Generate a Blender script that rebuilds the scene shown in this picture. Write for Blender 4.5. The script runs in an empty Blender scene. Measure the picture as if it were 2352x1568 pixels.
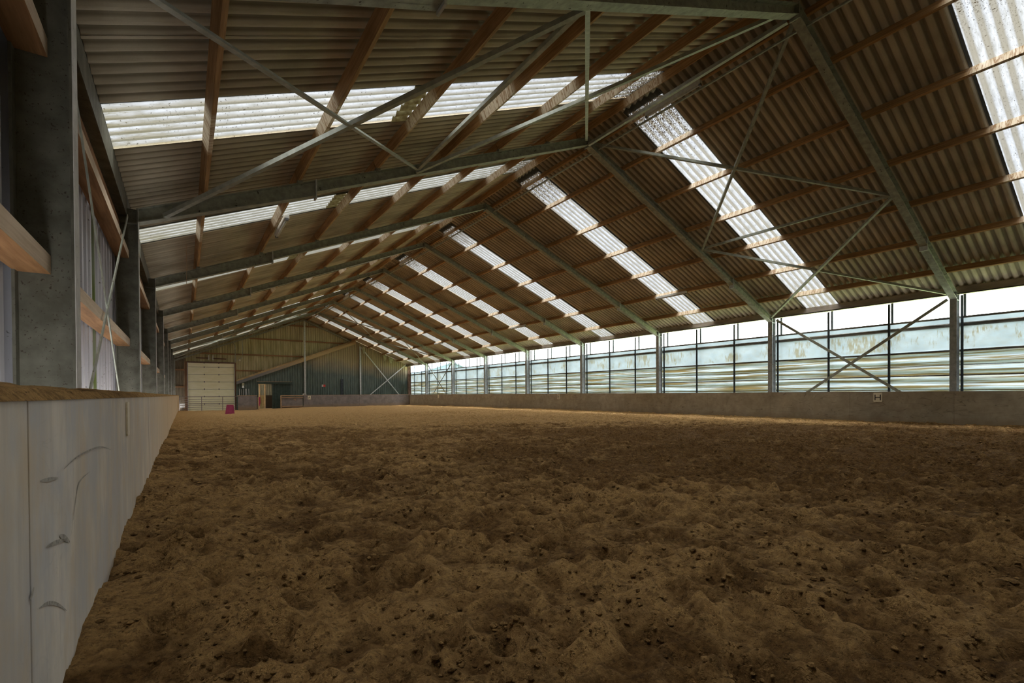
import bpy, bmesh, math, random
import numpy as np
from mathutils import Matrix, Vector
random.seed(7); rng=np.random.RandomState(11)
C=bpy.context.scene.collection
PI=math.pi
# ------------------------------------------------------------------ dimensions (metres)
F,CY,YAW,PIT,ROL=1090.8,913.77,.6037,-.0093,.0065
CAMZ=.9547
XM=8.505                      # ridge line
XLC,XLO=-.532,-.80            # left column inner / outer face
XRC,XRO=17.553,17.80
XLB,XRB=-.339,17.505          # kickboard faces
BT=.944                       # kickboard top
FY=[3.9+5*i for i in range(9)]  # frames; FY[8] is the gable frame
YE=43.95
YN=-1.15
M=.4137
def T(x): return 7.44-M*abs(x-XM)     # top of the rafters
NUM=['first','second','third','fourth','fifth','sixth','seventh','eighth','ninth','tenth']
# ------------------------------------------------------------------ materials
def new(name):
    m=bpy.data.materials.new(name); m.use_nodes=True; nt=m.node_tree; nt.nodes.clear()
    return m,nt
class N:
    def __init__(s,nt): s.nt=nt
    def n(s,t,**k):
        nd=s.nt.nodes.new(t)
        ins=k.pop('ins',{})
        for a,b in k.items(): setattr(nd,a,b)
        for a,b in ins.items():
            if isinstance(b,bpy.types.NodeSocket): s.nt.links.new(b,nd.inputs[a])
            else: nd.inputs[a].default_value=b
        return nd
    def coord(s,kind='Object',scale=(1,1,1),loc=(0,0,0)):
        if kind=='World':
            g=s.n('ShaderNodeNewGeometry').outputs['Position']
        else: g=s.n('ShaderNodeTexCoord').outputs[kind]
        return s.n('ShaderNodeMapping',ins={'Vector':g,'Scale':scale,'Location':loc}).outputs[0]
    def noise(s,vec,scale,detail=4,rough=.55,dist=0):
        return s.n('ShaderNodeTexNoise',ins={'Vector':vec,'Scale':scale,'Detail':detail,'Roughness':rough,'Distortion':dist}).outputs['Fac']
    def ramp(s,fac,stops,interp='LINEAR'):
        r=s.n('ShaderNodeValToRGB',ins={'Fac':fac}); cr=r.color_ramp; cr.interpolation=interp
        while len(cr.elements)<len(stops): cr.elements.new(.5)
        for e,(p,c) in zip(cr.elements,stops):
            e.position=p; e.color=(c,c,c,1) if not hasattr(c,'__len__') else (c[0],c[1],c[2],1)
        return r.outputs['Color']
    def mix(s,f,a,b,mode='MIX'):
        m=s.n('ShaderNodeMix',data_type='RGBA',blend_type=mode)
        for i,v in ((0,f),(6,a),(7,b)):
            if isinstance(v,bpy.types.NodeSocket): s.nt.links.new(v,m.inputs[i])
            else: m.inputs[i].default_value=v if not hasattr(v,'__len__') else (v[0],v[1],v[2],1)
        return m.outputs[2]
    def math(s,op,a,b=0,c=0):
        m=s.n('ShaderNodeMath',operation=op)
        for i,v in enumerate((a,b,c)):
            if isinstance(v,bpy.types.NodeSocket): s.nt.links.new(v,m.inputs[i])
            else: m.inputs[i].default_value=v
        return m.outputs[0]
    def out(s,sh): s.n('ShaderNodeOutputMaterial',ins={'Surface':sh})
    def bump(s,h,strength=.3,dist=.01): return s.n('ShaderNodeBump',ins={'Height':h,'Strength':strength,'Distance':dist}).outputs[0]
def pbr(name,colf,rough=.7,metal=0,bumpf=None,spec=.3):
    m,nt=new(name); k=N(nt)
    c=colf(k) if callable(colf) else (*colf,1)
    ins={'Base Color':c,'Roughness':rough,'Metallic':metal,'Specular IOR Level':spec}
    if bumpf: ins['Normal']=bumpf(k)
    k.out(k.n('ShaderNodeBsdfPrincipled',ins=ins).outputs[0]); return m
def mottled(a,b,scale=6,lo=.35,hi=.65,stretch=(1,1,1),kind='World',det=5,spots=None):
    def f(k):
        v=k.coord(kind,stretch)
        c=k.ramp(k.noise(v,scale,det),[(lo,a),(hi,b)])
        if spots:
            s=k.ramp(k.noise(k.coord(kind,stretch,(3,7,1)),spots[1],3,.6),[(spots[2],0),(spots[2]+.05,1)])
            c=k.mix(s,c,spots[0])
        return c
    return f
def wood(name,a,b,along=1,rough=.8):
    st=[14,14,14]; st[along]=.7
    def col(k):
        rnd=k.n('ShaderNodeObjectInfo').outputs['Random']
        g=k.n('ShaderNodeNewGeometry').outputs['Position']
        off=k.n('ShaderNodeCombineXYZ',ins={0:k.math('MULTIPLY',rnd,31.),1:k.math('MULTIPLY',rnd,17.),2:0.}).outputs[0]
        p=k.n('ShaderNodeVectorMath',operation='ADD',ins={0:g,1:off}).outputs[0]
        v=k.n('ShaderNodeMapping',ins={'Vector':p,'Scale':st}).outputs[0]
        c=k.ramp(k.noise(v,2.2,6,.6,.6),[(.3,a),(.7,b)])
        c=k.mix(k.ramp(k.noise(p,1.3,3),[(.4,0),(.75,.45)]),c,(a[0]*.45,a[1]*.45,a[2]*.45))
        if name=='stained_lit_purlin_timber':
            # water-run stains, plus rooflight glow painted pale into the timber beneath
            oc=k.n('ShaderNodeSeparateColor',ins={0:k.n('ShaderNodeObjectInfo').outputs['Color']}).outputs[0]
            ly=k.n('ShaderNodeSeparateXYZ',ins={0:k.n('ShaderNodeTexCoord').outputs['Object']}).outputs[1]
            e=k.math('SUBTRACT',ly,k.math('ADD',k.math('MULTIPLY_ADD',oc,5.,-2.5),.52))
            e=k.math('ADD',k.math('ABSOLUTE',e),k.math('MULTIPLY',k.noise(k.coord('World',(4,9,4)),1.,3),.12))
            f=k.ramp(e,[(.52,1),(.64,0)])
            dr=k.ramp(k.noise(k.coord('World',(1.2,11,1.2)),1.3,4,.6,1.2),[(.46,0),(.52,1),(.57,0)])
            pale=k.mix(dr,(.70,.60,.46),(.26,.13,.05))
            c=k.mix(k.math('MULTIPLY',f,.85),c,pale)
        return c
    return pbr(name,col,rough)
MAT={}
MAT['steel']=pbr('galvanised_steel',mottled((.26,.27,.225),(.42,.435,.365),9,.35,.7,spots=((.07,.06,.045),16,.66)),.6,.25,lambda k:k.bump(k.noise(k.coord('World'),60,3),.15,.004))
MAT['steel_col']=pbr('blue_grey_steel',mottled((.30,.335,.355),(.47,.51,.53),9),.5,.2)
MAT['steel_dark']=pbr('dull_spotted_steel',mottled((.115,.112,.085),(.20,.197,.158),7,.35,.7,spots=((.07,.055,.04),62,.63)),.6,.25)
MAT['steel_light']=pbr('pale_galvanised_steel',mottled((.42,.44,.43),(.62,.64,.63),12,.3,.7),.5,.3)
MAT['flange']=pbr('lit_flange',mottled((.60,.60,.57),(.78,.78,.75),12,.3,.7,spots=((.15,.12,.09),26,.66)),.5)  # window light on the inner flange put into its pale colour
MAT['brace']=pbr('brace_steel',mottled((.32,.34,.3),(.5,.52,.46),10,.3,.7),.5,.3)
MAT['purlin']=wood('stained_lit_purlin_timber',(.27,.14,.055),(.56,.34,.155))
MAT['girt']=wood('girt_timber',(.17,.08,.028),(.33,.17,.07))
MAT['girt_lit']=wood('lit_girt_face',(.58,.44,.30),(.80,.66,.50))  # girt front faces coloured pale to carry the light from the windows
MAT['girtx']=wood('gable_girt_timber',(.2,.1,.045),(.36,.2,.1),along=0)
MAT['timber_z']=wood('brown_upright_timber',(.14,.075,.04),(.25,.14,.08),along=2)
MAT['batten']=wood('pale_batten_timber',(.4,.25,.14),(.6,.42,.27),along=0)
MAT['eaves']=pbr('brown_grey_eaves_beam',mottled((.26,.22,.19),(.40,.35,.30),5,stretch=(1,.3,1)),.7)
MAT['dark']=pbr('dark_painted_metal',mottled((.02,.028,.034),(.045,.055,.06),8),.5)
MAT['rail']=pbr('dusty_dark_rail',mottled((.08,.077,.068),(.18,.16,.13),5,stretch=(1,.4,1)),.7)
def roofcol(k):
    p=k.coord('World')
    c=k.ramp(k.noise(k.coord('World',(.25,1.4,.25)),3.,5,.6),[(.3,(.40,.34,.26)),(.7,(.64,.55,.425))])
    c=k.mix(k.ramp(k.noise(p,1.1,4),[(.45,0),(.8,.5)]),c,(.14,.11,.07))
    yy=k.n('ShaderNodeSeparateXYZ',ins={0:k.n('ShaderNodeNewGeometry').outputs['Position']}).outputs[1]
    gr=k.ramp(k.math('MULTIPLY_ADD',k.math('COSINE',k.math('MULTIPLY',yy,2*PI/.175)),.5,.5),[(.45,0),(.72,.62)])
    c=k.mix(gr,c,(.10,.075,.045))   # shade in the grooves painted into the sheet colour
    # moss tint low on the slopes
    x=k.n('ShaderNodeSeparateXYZ',ins={0:p}).outputs[0]
    lo=k.ramp(k.math('DIVIDE',k.math('ABSOLUTE',k.math('SUBTRACT',x,XM)),10.),[(.68,0),(.95,.28)])
    return k.mix(lo,c,(.17,.19,.11))
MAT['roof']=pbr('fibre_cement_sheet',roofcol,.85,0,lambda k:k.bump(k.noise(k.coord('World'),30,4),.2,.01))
def translucent(name,colf,tfac):
    m,nt=new(name); k=N(nt); c=colf(k)
    tr=k.n('ShaderNodeBsdfTransparent',ins={'Color':c}).outputs[0]
    tl=k.n('ShaderNodeBsdfTranslucent',ins={'Color':c}).outputs[0]
    df=k.n('ShaderNodeBsdfDiffuse',ins={'Color':(.35,.36,.33,1)}).outputs[0]
    a=k.n('ShaderNodeMixShader',ins={0:tfac,1:tl,2:tr}).outputs[0]
    b=k.n('ShaderNodeAddShader',ins={0:a,1:k.n('ShaderNodeMixShader',ins={0:.75,1:df,2:k.n('ShaderNodeBsdfTransparent',ins={'Color':(0,0,0,1)}).outputs[0]}).outputs[0]}).outputs[0]
    k.out(b); return m
SKYL=6.0
def q(t,s=.4): return tuple(v*s*6.8/SKYL for v in t)
def lightcol(k):
    p=k.coord('World')
    fine=k.noise(k.coord('World',(.5,2,.5)),9,5,.65)
    base=k.ramp(fine,[(.3,q((.135,.14,.138))),(.62,q((.210,.222,.238)))])
    # silt in the corrugation valleys (pitch .175)
    y=k.n('ShaderNodeSeparateXYZ',ins={0:k.n('ShaderNodeNewGeometry').outputs['Position']}).outputs[1]
    w=k.math('COSINE',k.math('MULTIPLY',y,2*PI/.175))
    base=k.mix(k.ramp(k.math('MULTIPLY_ADD',w,.5,.5),[(.25,.9),(.7,0)]),base,q((.10,.094,.075)))
    sp=k.ramp(k.noise(k.coord('World',(1.2,1.,1.2),(5,5,5)),38,2,.6),[(.67,0),(.72,1)])
    base=k.mix(sp,base,q((.02,.017,.01)))
    # moss specks thick near the ridge and silt near the eaves
    x=k.n('ShaderNodeSeparateXYZ',ins={0:k.n('ShaderNodeNewGeometry').outputs['Position']}).outputs[0]
    d=k.math('ABSOLUTE',k.math('SUBTRACT',x,XM))
    nr=k.ramp(d,[(.0,1),(.9,.0)])
    th=k.math('SUBTRACT',k.noise(k.coord('World',(2,1.3,2)),22,3,.7),k.math('MULTIPLY',k.math('SUBTRACT',1.,k.ramp(k.math('DIVIDE',d,2.2),[(0.,0),(1.,1)])),.24))
    moss=k.ramp(th,[(.32,1),(.38,0)])
    base=k.mix(moss,base,q((.014,.009,.004)))
    ev=k.ramp(k.math('DIVIDE',d,10.),[(.75,0),(.92,.8)])
    silt=k.ramp(k.noise(k.coord('World',(.35,3,.35)),6,5,.7),[(.42,0),(.62,1)])
    base=k.mix(k.math('MULTIPLY',ev,silt),base,q((.075,.068,.04)))
    return base
MAT['rooflight']=translucent('weathered_grp_rooflight',lightcol,.9)
def curtaincol(k):
    pos=k.n('ShaderNodeNewGeometry').outputs['Position']
    z=k.n('ShaderNodeSeparateXYZ',ins={0:pos}).outputs[2]
    y=k.n('ShaderNodeSeparateXYZ',ins={0:pos}).outputs[1]
    base=k.ramp(k.noise(k.coord('World',(1,.6,1)),2.5,4),[(.3,q((.112,.140,.165),.36)),(.7,q((.158,.190,.220),.36))])
    # folds of the gathered curtain hold brown silt: streaks run along the wall
    wob=k.math('MULTIPLY',k.math('SUBTRACT',k.noise(k.coord('World',(1,.35,1)),1.4,3),.5),.10)
    zz=k.math('ADD',z,wob)
    st=k.noise(k.n('ShaderNodeCombineXYZ',ins={0:0.,1:k.math('MULTIPLY',y,.16),2:k.math('MULTIPLY',zz,9.)}).outputs[0],1.6,5,.62)
    streak=k.ramp(st,[(.47,0),(.56,1)])
    low=k.ramp(k.math('DIVIDE',z,4.),[(.515,1),(.54,.0)])
    streak2=k.ramp(k.noise(k.n('ShaderNodeCombineXYZ',ins={0:0.,1:k.math('MULTIPLY',y,.5),2:k.math('MULTIPLY',zz,22.)}).outputs[0],1.4,3,.6),[(.48,0),(.6,.8)])
    c=k.mix(k.math('MULTIPLY',low,streak2),base,q((.11,.11,.08),.36))
    c=k.mix(k.math('MULTIPLY',low,streak),c,q((.055,.042,.018),.36))
    # blotches on the upper flat part
    up=k.ramp(k.math('DIVIDE',z,4.),[(.535,0),(.55,1),(.67,1),(.69,0)])
    bl=k.ramp(k.math('MULTIPLY',k.noise(k.coord('World',(1,1.1,1),(0,3,0)),1.1,2),k.noise(k.coord('World',(1,5,1.2)),3.2,6,.7)),[(.27,0),(.34,.85)])
    c=k.mix(k.math('MULTIPLY',up,bl),c,q((.085,.075,.042),.36))
    gr=k.ramp(k.noise(k.coord('World',(1,1,1.5)),4.5,6,.7),[(.42,0),(.7,.55)])
    c=k.mix(k.math('MULTIPLY',up,gr),c,q((.12,.125,.12),.36))
    return c
MAT['curtain']=translucent('windbreak_curtain_film',curtaincol,.08)
def leftwall(k):
    p=k.coord('World')
    c=k.ramp(k.noise(k.coord('World',(1,5,.35)),2.,5,.6),[(.3,(.45,.45,.49)),(.7,(.68,.68,.72))])
    c=k.mix(k.ramp(k.noise(p,28,2),[(.68,0),(.73,.8)]),c,(.08,.07,.06))
    y=k.n('ShaderNodeSeparateXYZ',ins={0:p}).outputs[1]
    g=k.ramp(k.math('ABSOLUTE',k.math('SUBTRACT',y,7.02)),[(.08,1),(.12,0)])
    c=k.mix(k.math('MULTIPLY',g,k.ramp(k.noise(k.coord('World',(1,1,.6)),2.2,3),[(.3,.5),(.6,1)])),c,(.13,.18,.02))
    return c
MAT['leftwall']=pbr('pale_profiled_sheet',leftwall,.5,.1)
def oldclad(k):
    c=k.ramp(k.noise(k.coord('World',(4,1,.4)),1.6,5,.6),[(.3,(.27,.25,.12)),(.7,(.56,.51,.32))])
    z=k.n('ShaderNodeSeparateXYZ',ins={0:k.n('ShaderNodeNewGeometry').outputs['Position']}).outputs[2]
    c=k.mix(k.ramp(k.noise(k.coord('World',(6,1,.25),(2,2,2)),1.2,3),[(.6,0),(.75,.5)]),c,(.66,.58,.38))
    c=k.mix(k.ramp(k.math('DIVIDE',z,8.),[(.62,0),(.85,.55)]),c,(.45,.38,.27))
    return c
MAT['oldclad']=pbr('algae_stained_sheet',oldclad,.8)
def greenclad(k):
    p=k.n('ShaderNodeNewGeometry').outputs['Position']; s=k.n('ShaderNodeSeparateXYZ',ins={0:p}).outputs
    g=k.ramp(k.noise(k.coord('World',(3,1,.6)),2.5,4),[(.3,(.07,.095,.082)),(.7,(.125,.16,.14))])
    # dust settled on the upper half
    h=k.math('ADD',k.math('SUBTRACT',s[2],k.math('MULTIPLY',k.math('SUBTRACT',s[0],8.5),-.10)),k.math('MULTIPLY',k.math('SUBTRACT',k.noise(k.coord('World',(.6,1,.6)),1.4,4,.6),.5),1.3))
    f=k.ramp(k.math('DIVIDE',h,8.),[(.38,0),(.55,.95)])
    xf=k.ramp(k.math('DIVIDE',s[0],18.),[(.40,.0),(.52,1)])
    return k.mix(k.math('MULTIPLY',f,xf),g,(.34,.275,.165))
MAT['greenclad']=pbr('dark_green_profiled_sheet',greenclad,.6)
MAT['brownclad']=pbr('brown_stained_sheet',mottled((.13,.10,.065),(.22,.18,.12),3,stretch=(3,1,.4)),.8)
MAT['green']=pbr('dark_green_paint',mottled((.03,.05,.042),(.05,.075,.062),5),.6)
def boardL(k):
    p=k.coord('World')
    c=k.ramp(k.noise(k.coord('World',(1,1.2,.35)),2.6,6,.6),[(.3,(.56,.52,.45)),(.72,(.84,.80,.73))])
    c=k.mix(k.ramp(k.noise(k.coord('World',(1,9,.8)),2.,5,.65),[(.5,0),(.75,.4)]),c,(.36,.35,.35))
    c=k.mix(k.ramp(k.noise(k.coord('World',(1,.7,.7),(4,2,1)),1.7,3),[(.5,0),(.75,.5)]),c,(.50,.38,.24))
    sc=k.ramp(k.noise(k.coord('World',(1,1,3),(9,1,0)),2.3,2,.4,2.5),[(.485,0),(.5,.16),(.515,0)])
    sc=k.math('MULTIPLY',sc,k.ramp(k.noise(p,1.9,2),[(.5,0),(.6,1)]))
    c=k.mix(sc,c,(.12,.12,.12))
    c=k.mix(k.ramp(k.noise(k.coord('World',(1,1.6,1.1),(1,8,4)),2.1,5,.6),[(.42,0),(.62,.7)]),c,(.50,.52,.55))
    c=k.mix(k.ramp(k.noise(k.coord('World',(1,1.2,.8),(7,2,9)),3.3,5,.65),[(.5,0),(.72,.6)]),c,(.62,.50,.34))
    # ochre sand dust, thickening along the far half
    y=k.n('ShaderNodeSeparateXYZ',ins={0:k.n('ShaderNodeNewGeometry').outputs['Position']}).outputs[1]
    c=k.mix(k.ramp(k.math('DIVIDE',y,30.),[(.06,0),(.4,.85)]),c,(.68,.50,.29))
    return c
MAT['boardL']=pbr('scuffed_pale_board',boardL,.7,0,lambda k:k.bump(k.noise(k.coord('World',(1,6,.7)),8,4),.08,.01))
def boardR(a,b):
    def f(k):
        c=k.ramp(k.noise(k.coord('World',(1,1,1)),3.,6,.65),[(.3,a),(.7,b)])
        sc=k.ramp(k.noise(k.coord('World',(1,.5,2.5),(9,1,0)),1.3,2,.4,2.),[(.49,0),(.5,.5),(.51,0)])
        c=k.mix(sc,c,(.035,.03,.028))
        z=k.n('ShaderNodeSeparateXYZ',ins={0:k.n('ShaderNodeNewGeometry').outputs['Position']}).outputs[2]
        lo=k.ramp(k.math('ADD',z,k.math('MULTIPLY',k.noise(k.coord('World'),4,4),.25)),[(.05,.8),(.35,0)])
        return k.mix(lo,c,(.27,.19,.11))
    return f
MAT['scuff']=pbr('dark_scuff',mottled((.26,.25,.23),(.50,.48,.43),60,.35,.65),.8)
MAT['boardR']=pbr('dusty_brown_board',boardR((.28,.24,.18),(.44,.385,.295)),.8)
MAT['boardE']=pbr('grey_purple_board',boardR((.18,.16,.16),(.29,.26,.255)),.7)
MAT['trimdust']=pbr('dust_laden_barge_board',lambda k:k.mix(k.ramp(k.noise(k.coord('World',(1,1,1)),2,4),[(.3,0),(.7,1)]),(.34,.235,.11),(.52,.37,.19)),.9)
MAT['trimgrey']=pbr('grey_barge_board',lambda k:k.mix(k.ramp(k.math('DIVIDE',k.n('ShaderNodeSeparateXYZ',ins={0:k.n('ShaderNodeNewGeometry').outputs['Position']}).outputs[0],14.),[(.35,0),(.6,1)]),(.17,.17,.17),(.44,.32,.17)),.8)
MAT['door']=pbr('cream_insulated_door',mottled((.84,.82,.56),(.92,.90,.68),3,stretch=(.6,1,3)),.5)
MAT['hardware']=pbr('grey_hardware',(.16,.16,.17),.5,.4)
MAT['gate']=pbr('galvanised_gate_tube',mottled((.15,.12,.1),(.28,.24,.21),20),.5,.4)
MAT['magenta']=pbr('magenta_board',mottled((.22,.018,.055),(.28,.03,.08),8),.7)
MAT['white']=pbr('white_plastic',mottled((.55,.55,.52),(.72,.72,.69),12),.5)
MAT['cream']=pbr('cream_letter_plate',mottled((.74,.68,.52),(.86,.80,.64),25),.6)
MAT['black']=pbr('black_lettering',(.02,.02,.022),.6)
MAT['red']=pbr('red_sign',(.62,.06,.05),.6)
MAT['tube']=pbr('unlit_batten_light',mottled((.55,.54,.5),(.7,.69,.65),9),.4)
MAT['beige']=pbr('beige_stable_cladding',mottled((.20,.175,.125),(.27,.235,.17),4,stretch=(5,1,.5)),.8)
MAT['stable']=pbr('stable_partition_board',mottled((.28,.2,.1),(.4,.3,.16),5),.7)
MAT['darkwood']=pbr('dark_stable_panel',(.035,.02,.01),.8)
MAT['drape']=pbr('dusty_hanging_sheet',mottled((.32,.31,.2),(.46,.44,.3),9),.9)
MAT['blueroof']=pbr('blue_grey_roof',mottled((.10,.14,.22),(.15,.2,.3),3),.6)
MAT['grass']=pbr('outside_grass',mottled((.06,.09,.03),(.12,.14,.06),2),.95)
MAT['straw']=pbr('straw',(.5,.38,.18),.9)
MAT['rust']=pbr('rusty_brown_column',mottled((.10,.06,.04),(.18,.11,.075),7),.8)
def sandcol(k):
    g=k.n('ShaderNodeNewGeometry'); p=g.outputs['Position']; s=k.n('ShaderNodeSeparateXYZ',ins={0:p}).outputs
    v=k.coord('World')
    fine=k.noise(v,24,8,.72)
    light_sand=k.ramp(fine,[(.3,(.42,.24,.088)),(.7,(.84,.53,.225))])
    wet=k.ramp(fine,[(.35,(.135,.07,.022)),(.72,(.45,.255,.095))])  # dark sand tone, for the darker bands and the relief shading in hollows
    big=k.noise(v,.55,4,.55); mid=k.noise(k.coord('World',(1,1,1),(3,1,0)),2.8,5,.65)
    m=k.math('ADD',k.math('MULTIPLY',big,.75),k.math('MULTIPLY',mid,.75))
    # sand tone, darker at mid distance, lighter by the left wall and far end
    h=k.n('ShaderNodeAttribute',attribute_name='sand_tone').outputs['Fac']
    m=k.math('ADD',m,h)
    f=k.ramp(m,[(.66,0),(.98,1)])
    c=k.mix(f,wet,light_sand)
    clod_fade=k.ramp(k.math('DIVIDE',s[1],40.),[(.22,1),(.5,.35)])
    cl=k.math('MULTIPLY',clod_fade,k.ramp(k.noise(k.coord('World',(1,1.,1)),10,8,.8),[(.515,0),(.60,.5)]))
    c=k.mix(k.math('MULTIPLY',clod_fade,k.ramp(k.noise(k.coord('World',(1,1.,1),(5,2,0)),26,6,.75),[(.54,0),(.61,.5)])),c,(.12,.068,.026))
    c=k.mix(cl,c,(.115,.066,.026))
    gr=k.math('MULTIPLY',clod_fade,k.ramp(k.noise(v,70,3,.7),[(.59,0),(.66,.55)]))
    return k.mix(gr,c,(.05,.033,.018))
def sandbump(k):
    v=k.coord('World')
    h=k.math('ADD',k.noise(v,13,9,.78),k.math('MULTIPLY',k.noise(v,48,6,.75),.55))
    h=k.math('SUBTRACT',h,k.math('MULTIPLY',k.ramp(k.noise(v,34,3,.6),[(.55,0),(.66,1)]),.3))
    return k.bump(h,1.0,.075)
MAT['sand']=pbr('arena_sand',sandcol,.95,0,sandbump,.1)
# ------------------------------------------------------------------ mesh helpers
def setp(o,label=None,cat=None,group=None,kind=None):
    if label: o['label']=label
    if cat: o['category']=cat
    if group: o['group']=group
    if kind: o['kind']=kind
    return o
class MB:
    def __init__(s): s.v=[]; s.f=[]
    def prism(s,a,b):
        """two matching polygons joined"""
        n=len(a); i=len(s.v); s.v+=[tuple(q) for q in a]+[tuple(q) for q in b]
        s.f.append(tuple(range(i+n-1,i-1,-1))); s.f.append(tuple(range(i+n,i+2*n)))
        for j in range(n):
            k=(j+1)%n; s.f.append((i+j,i+k,i+n+k,i+n+j))
        return s
    def box(s,x0,x1,y0,y1,z0,z1):
        return s.prism([(x0,y0,z0),(x1,y0,z0),(x1,y1,z0),(x0,y1,z0)],[(x0,y0,z1),(x1,y0,z1),(x1,y1,z1),(x0,y1,z1)])
    def slab(s,poly,y0,y1):
        return s.prism([(x,y0,z) for x,z in poly],[(x,y1,z) for x,z in poly])
    def bar(s,p,q,w,h,up=(0,0,1)):
        p=Vector(p);q=Vector(q);d=(q-p).normalized();u=Vector(up); r=d.cross(u).normalized(); u=r.cross(d).normalized()
        a=[p+r*sx*w/2+u*sy*h/2 for sx,sy in((-1,-1),(1,-1),(1,1),(-1,1))]
        return s.prism(a,[x+(q-p) for x in a])
    def angle(s,p,q,w,t,up=(0,0,1)):
        """L section"""
        p=Vector(p);q=Vector(q);d=(q-p).normalized();u=Vector(up); r=d.cross(u).normalized(); u=r.cross(d).normalized()
        a=[p+r*x+u*y for x,y in((0,0),(w,0),(w,t),(t,t),(t,w),(0,w))]
        return s.prism(a,[x+(q-p) for x in a])
    def tube(s,pts,r,n=8):
        pts=[Vector(x) for x in pts]; rings=[]
        for i,pt in enumerate(pts):
            d=(pts[min(i+1,len(pts)-1)]-pts[max(i-1,0)]).normalized()
            up=Vector((0,0,1)) if abs(d.z)<.9 else Vector((1,0,0))
            a=d.cross(up).normalized(); b=a.cross(d)
            i0=len(s.v); s.v+=[tuple(pt+a*math.cos(2*PI*j/n)*r+b*math.sin(2*PI*j/n)*r) for j in range(n)]; rings.append(i0)
        for a,b in zip(rings,rings[1:]):
            for j in range(n): s.f.append((a+j,a+(j+1)%n,b+(j+1)%n,b+j))
        s.f.append(tuple(range(rings[0]+n-1,rings[0]-1,-1))); s.f.append(tuple(range(rings[-1],rings[-1]+n)))
        return s
    def obj(s,name,mat,parent=None,origin=None,bevel=0,smooth=False):
        me=bpy.data.meshes.new(name)
        o=Vector(origin) if origin is not None else None
        vs=s.v if o is None else [tuple(Vector(v)-o) for v in s.v]
        me.from_pydata(vs,[],s.f); me.materials.append(mat if not isinstance(mat,str) else MAT[mat])
        bm=bmesh.new(); bm.from_mesh(me); bmesh.ops.recalc_face_normals(bm,faces=bm.faces); bm.to_mesh(me); bm.free()
        ob=bpy.data.objects.new(name,me); C.objects.link(ob)
        if o is not None: ob.location=o
        if parent is not None:
            ob.parent=parent
            if o is None: ob.location=-Vector(parent.location) if parent.parent is None else (0,0,0)
            else: ob.location=o-Vector(parent.location)
        if bevel:
            b=ob.modifiers.new('bevel','BEVEL'); b.width=bevel; b.segments=2; b.limit_method='ANGLE'
        if smooth:
            for p in me.polygons: p.use_smooth=True
        return ob
def empty(name,loc,label=None,cat=None,group=None,kind=None):
    o=bpy.data.objects.new(name,None); C.objects.link(o); o.location=loc; o.empty_display_size=.2
    return setp(o,label,cat,group,kind)
def copytree(o,off,parent=None):
    c=o.copy(); C.objects.link(c)
    if parent is None: c.location=Vector(o.location)+Vector(off)
    else: c.parent=parent
    for ch in list(o.children): copytree(ch,off,c)
    return c
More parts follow.
